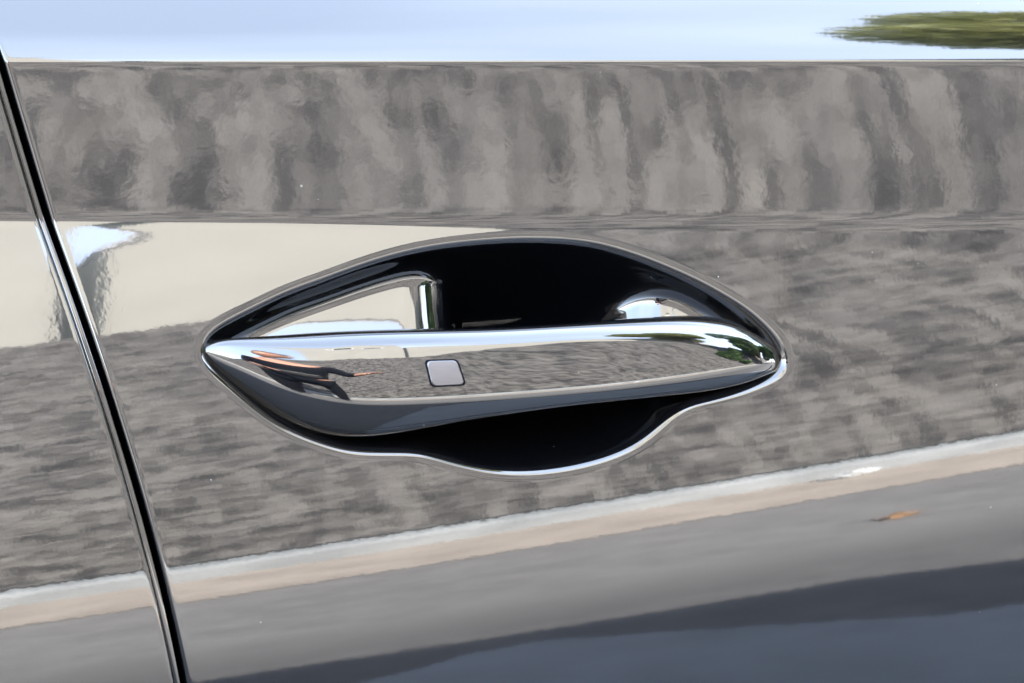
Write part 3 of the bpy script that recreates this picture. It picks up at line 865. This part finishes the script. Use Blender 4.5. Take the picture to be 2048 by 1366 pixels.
# head with face, ears and hair
hc = Vector(B(0, .12, 1.66))
bm = bmesh.new(); bmesh.ops.create_uvsphere(bm, u_segments=32, v_segments=24, radius=1)
for v_ in bm.verts:
    c_ = v_.co.copy(); q = 1.0
    if c_.z < 0: q = 1 - 0.28 * c_.z * c_.z
    f_ = c_.y * 0.098 * (1.0 if c_.z > -0.2 else 1.02); r_ = c_.x * 0.076 * q
    if c_.y > 0.8 and -0.35 < c_.z < 0.1: f_ += 0.022 * (1 - abs(c_.x) / 0.25) * (1 if c_.z < 0 else .4) if abs(c_.x) < .25 else 0   # nose
    if c_.y > 0.7 and abs(c_.z - 0.08) < 0.14 and .25 < abs(c_.x) < .6: f_ -= 0.007                                                  # eye sockets
    v_.co = hc + rx * r_ + fx * f_ + Vector((0, 0, c_.z * 0.118))
bm_obj('head', bm, M['skin'], person, True)
for s in (1, -1):
    bm = bmesh.new(); bmesh.ops.create_uvsphere(bm, u_segments=10, v_segments=8, radius=1)
    for v_ in bm.verts: v_.co = hc + rx * (s * .076 + v_.co.x * .012) + fx * (-.005 + v_.co.y * .02) + Vector((0, 0, v_.co.z * .032))
    bm_obj('ear', bm, M['skin'], person, True)
bm = bmesh.new(); bmesh.ops.create_uvsphere(bm, u_segments=32, v_segments=20, radius=1)
bmesh.ops.delete(bm, geom=[v_ for v_ in bm.verts if v_.co.z < (0.42 if v_.co.y > 0.35 else -0.35)], context='VERTS')
for v_ in bm.verts: v_.co = hc + rx * v_.co.x * .086 + fx * (v_.co.y * .106 - .006) + Vector((0, 0, v_.co.z * .132 + .002))
bm_obj('hair', bm, M['hair'], person, True)
# hands: palm and five fingers each
def hand(wr, fwd, side, up, curl):
    wr, fwd, side, up = Vector(wr), Vector(fwd).normalized(), Vector(side).normalized(), Vector(up).normalized()
    V, E, Rr = [wr - fwd * .02, wr + fwd * .045, wr + fwd * .085], [(0, 1), (1, 2)], [(.024, .02), (.04, .017), (.042, .014)]
    for k, (sd, L_) in enumerate(((-.032, .072), (-.011, .082), (.011, .077), (.032, .06))):
        b_ = len(V); p0 = wr + fwd * .085 + side * sd
        V += [p0, p0 + fwd * L_ * .5 - up * L_ * .18 * curl, p0 + fwd * L_ * (1 - .25 * curl) - up * L_ * .6 * curl]
        E += [(2, b_), (b_, b_ + 1), (b_ + 1, b_ + 2)]; Rr += [.010, .009, .007]
    b_ = len(V); V += [wr + fwd * .035 - side * .05 - up * .01, wr + fwd * .075 - side * .068 - up * .02 * (1 + curl)]
    E += [(1, b_), (b_, b_ + 1)]; Rr += [.012, .009]
    return skin_mesh('hand', [tuple(v_) for v_ in V], E, Rr, M['skin'], person, 1)
w1 = Vector(bv[8]); d1 = (w1 - Vector(bv[7])).normalized()
hand(w1, d1, d1.cross(Vector((0, 0, 1))), Vector((0, 0, 1)), 0.15)
w2 = Vector(bv[11]); d2 = (Vector(CAM) - look * 0.12 - w2).normalized()
hand(w2, d2, d2.cross(Vector((0, 0, 1))) * -1, Vector((0, 0, 1)), 0.7)
# the camera in the other hand, its lens just behind the point of view
hcam = empty('hand_held_camera', tuple(CAM - look * 0.14))
tag(hcam, 'black camera held up by the photographer', 'camera')
cr_ = Vector((math.cos(YAW), -math.sin(YAW), 0)); cu_ = cr_.cross(look)
bm = bmesh.new(); box_bm(bm, -.065, .065, -.03, .03, -.045, .045, .012); box_bm(bm, -.022, .022, -.03, .02, .045, .062, .006)
for v_ in bm.verts: v_.co = Vector(CAM) - look * 0.14 + cr_ * v_.co.x + look * v_.co.y + cu_ * v_.co.z
bm_obj('camera_body', bm, M['cam_black'], hcam)
bm = bmesh.new(); tube_bm(bm, [Vector(CAM) - look * .112, Vector(CAM) - look * .07, Vector(CAM) - look * .069, Vector(CAM) - look * .02], [.03, .03, .034, .034], 24)
bm_obj('lens', bm, M['cam_black'], hcam)
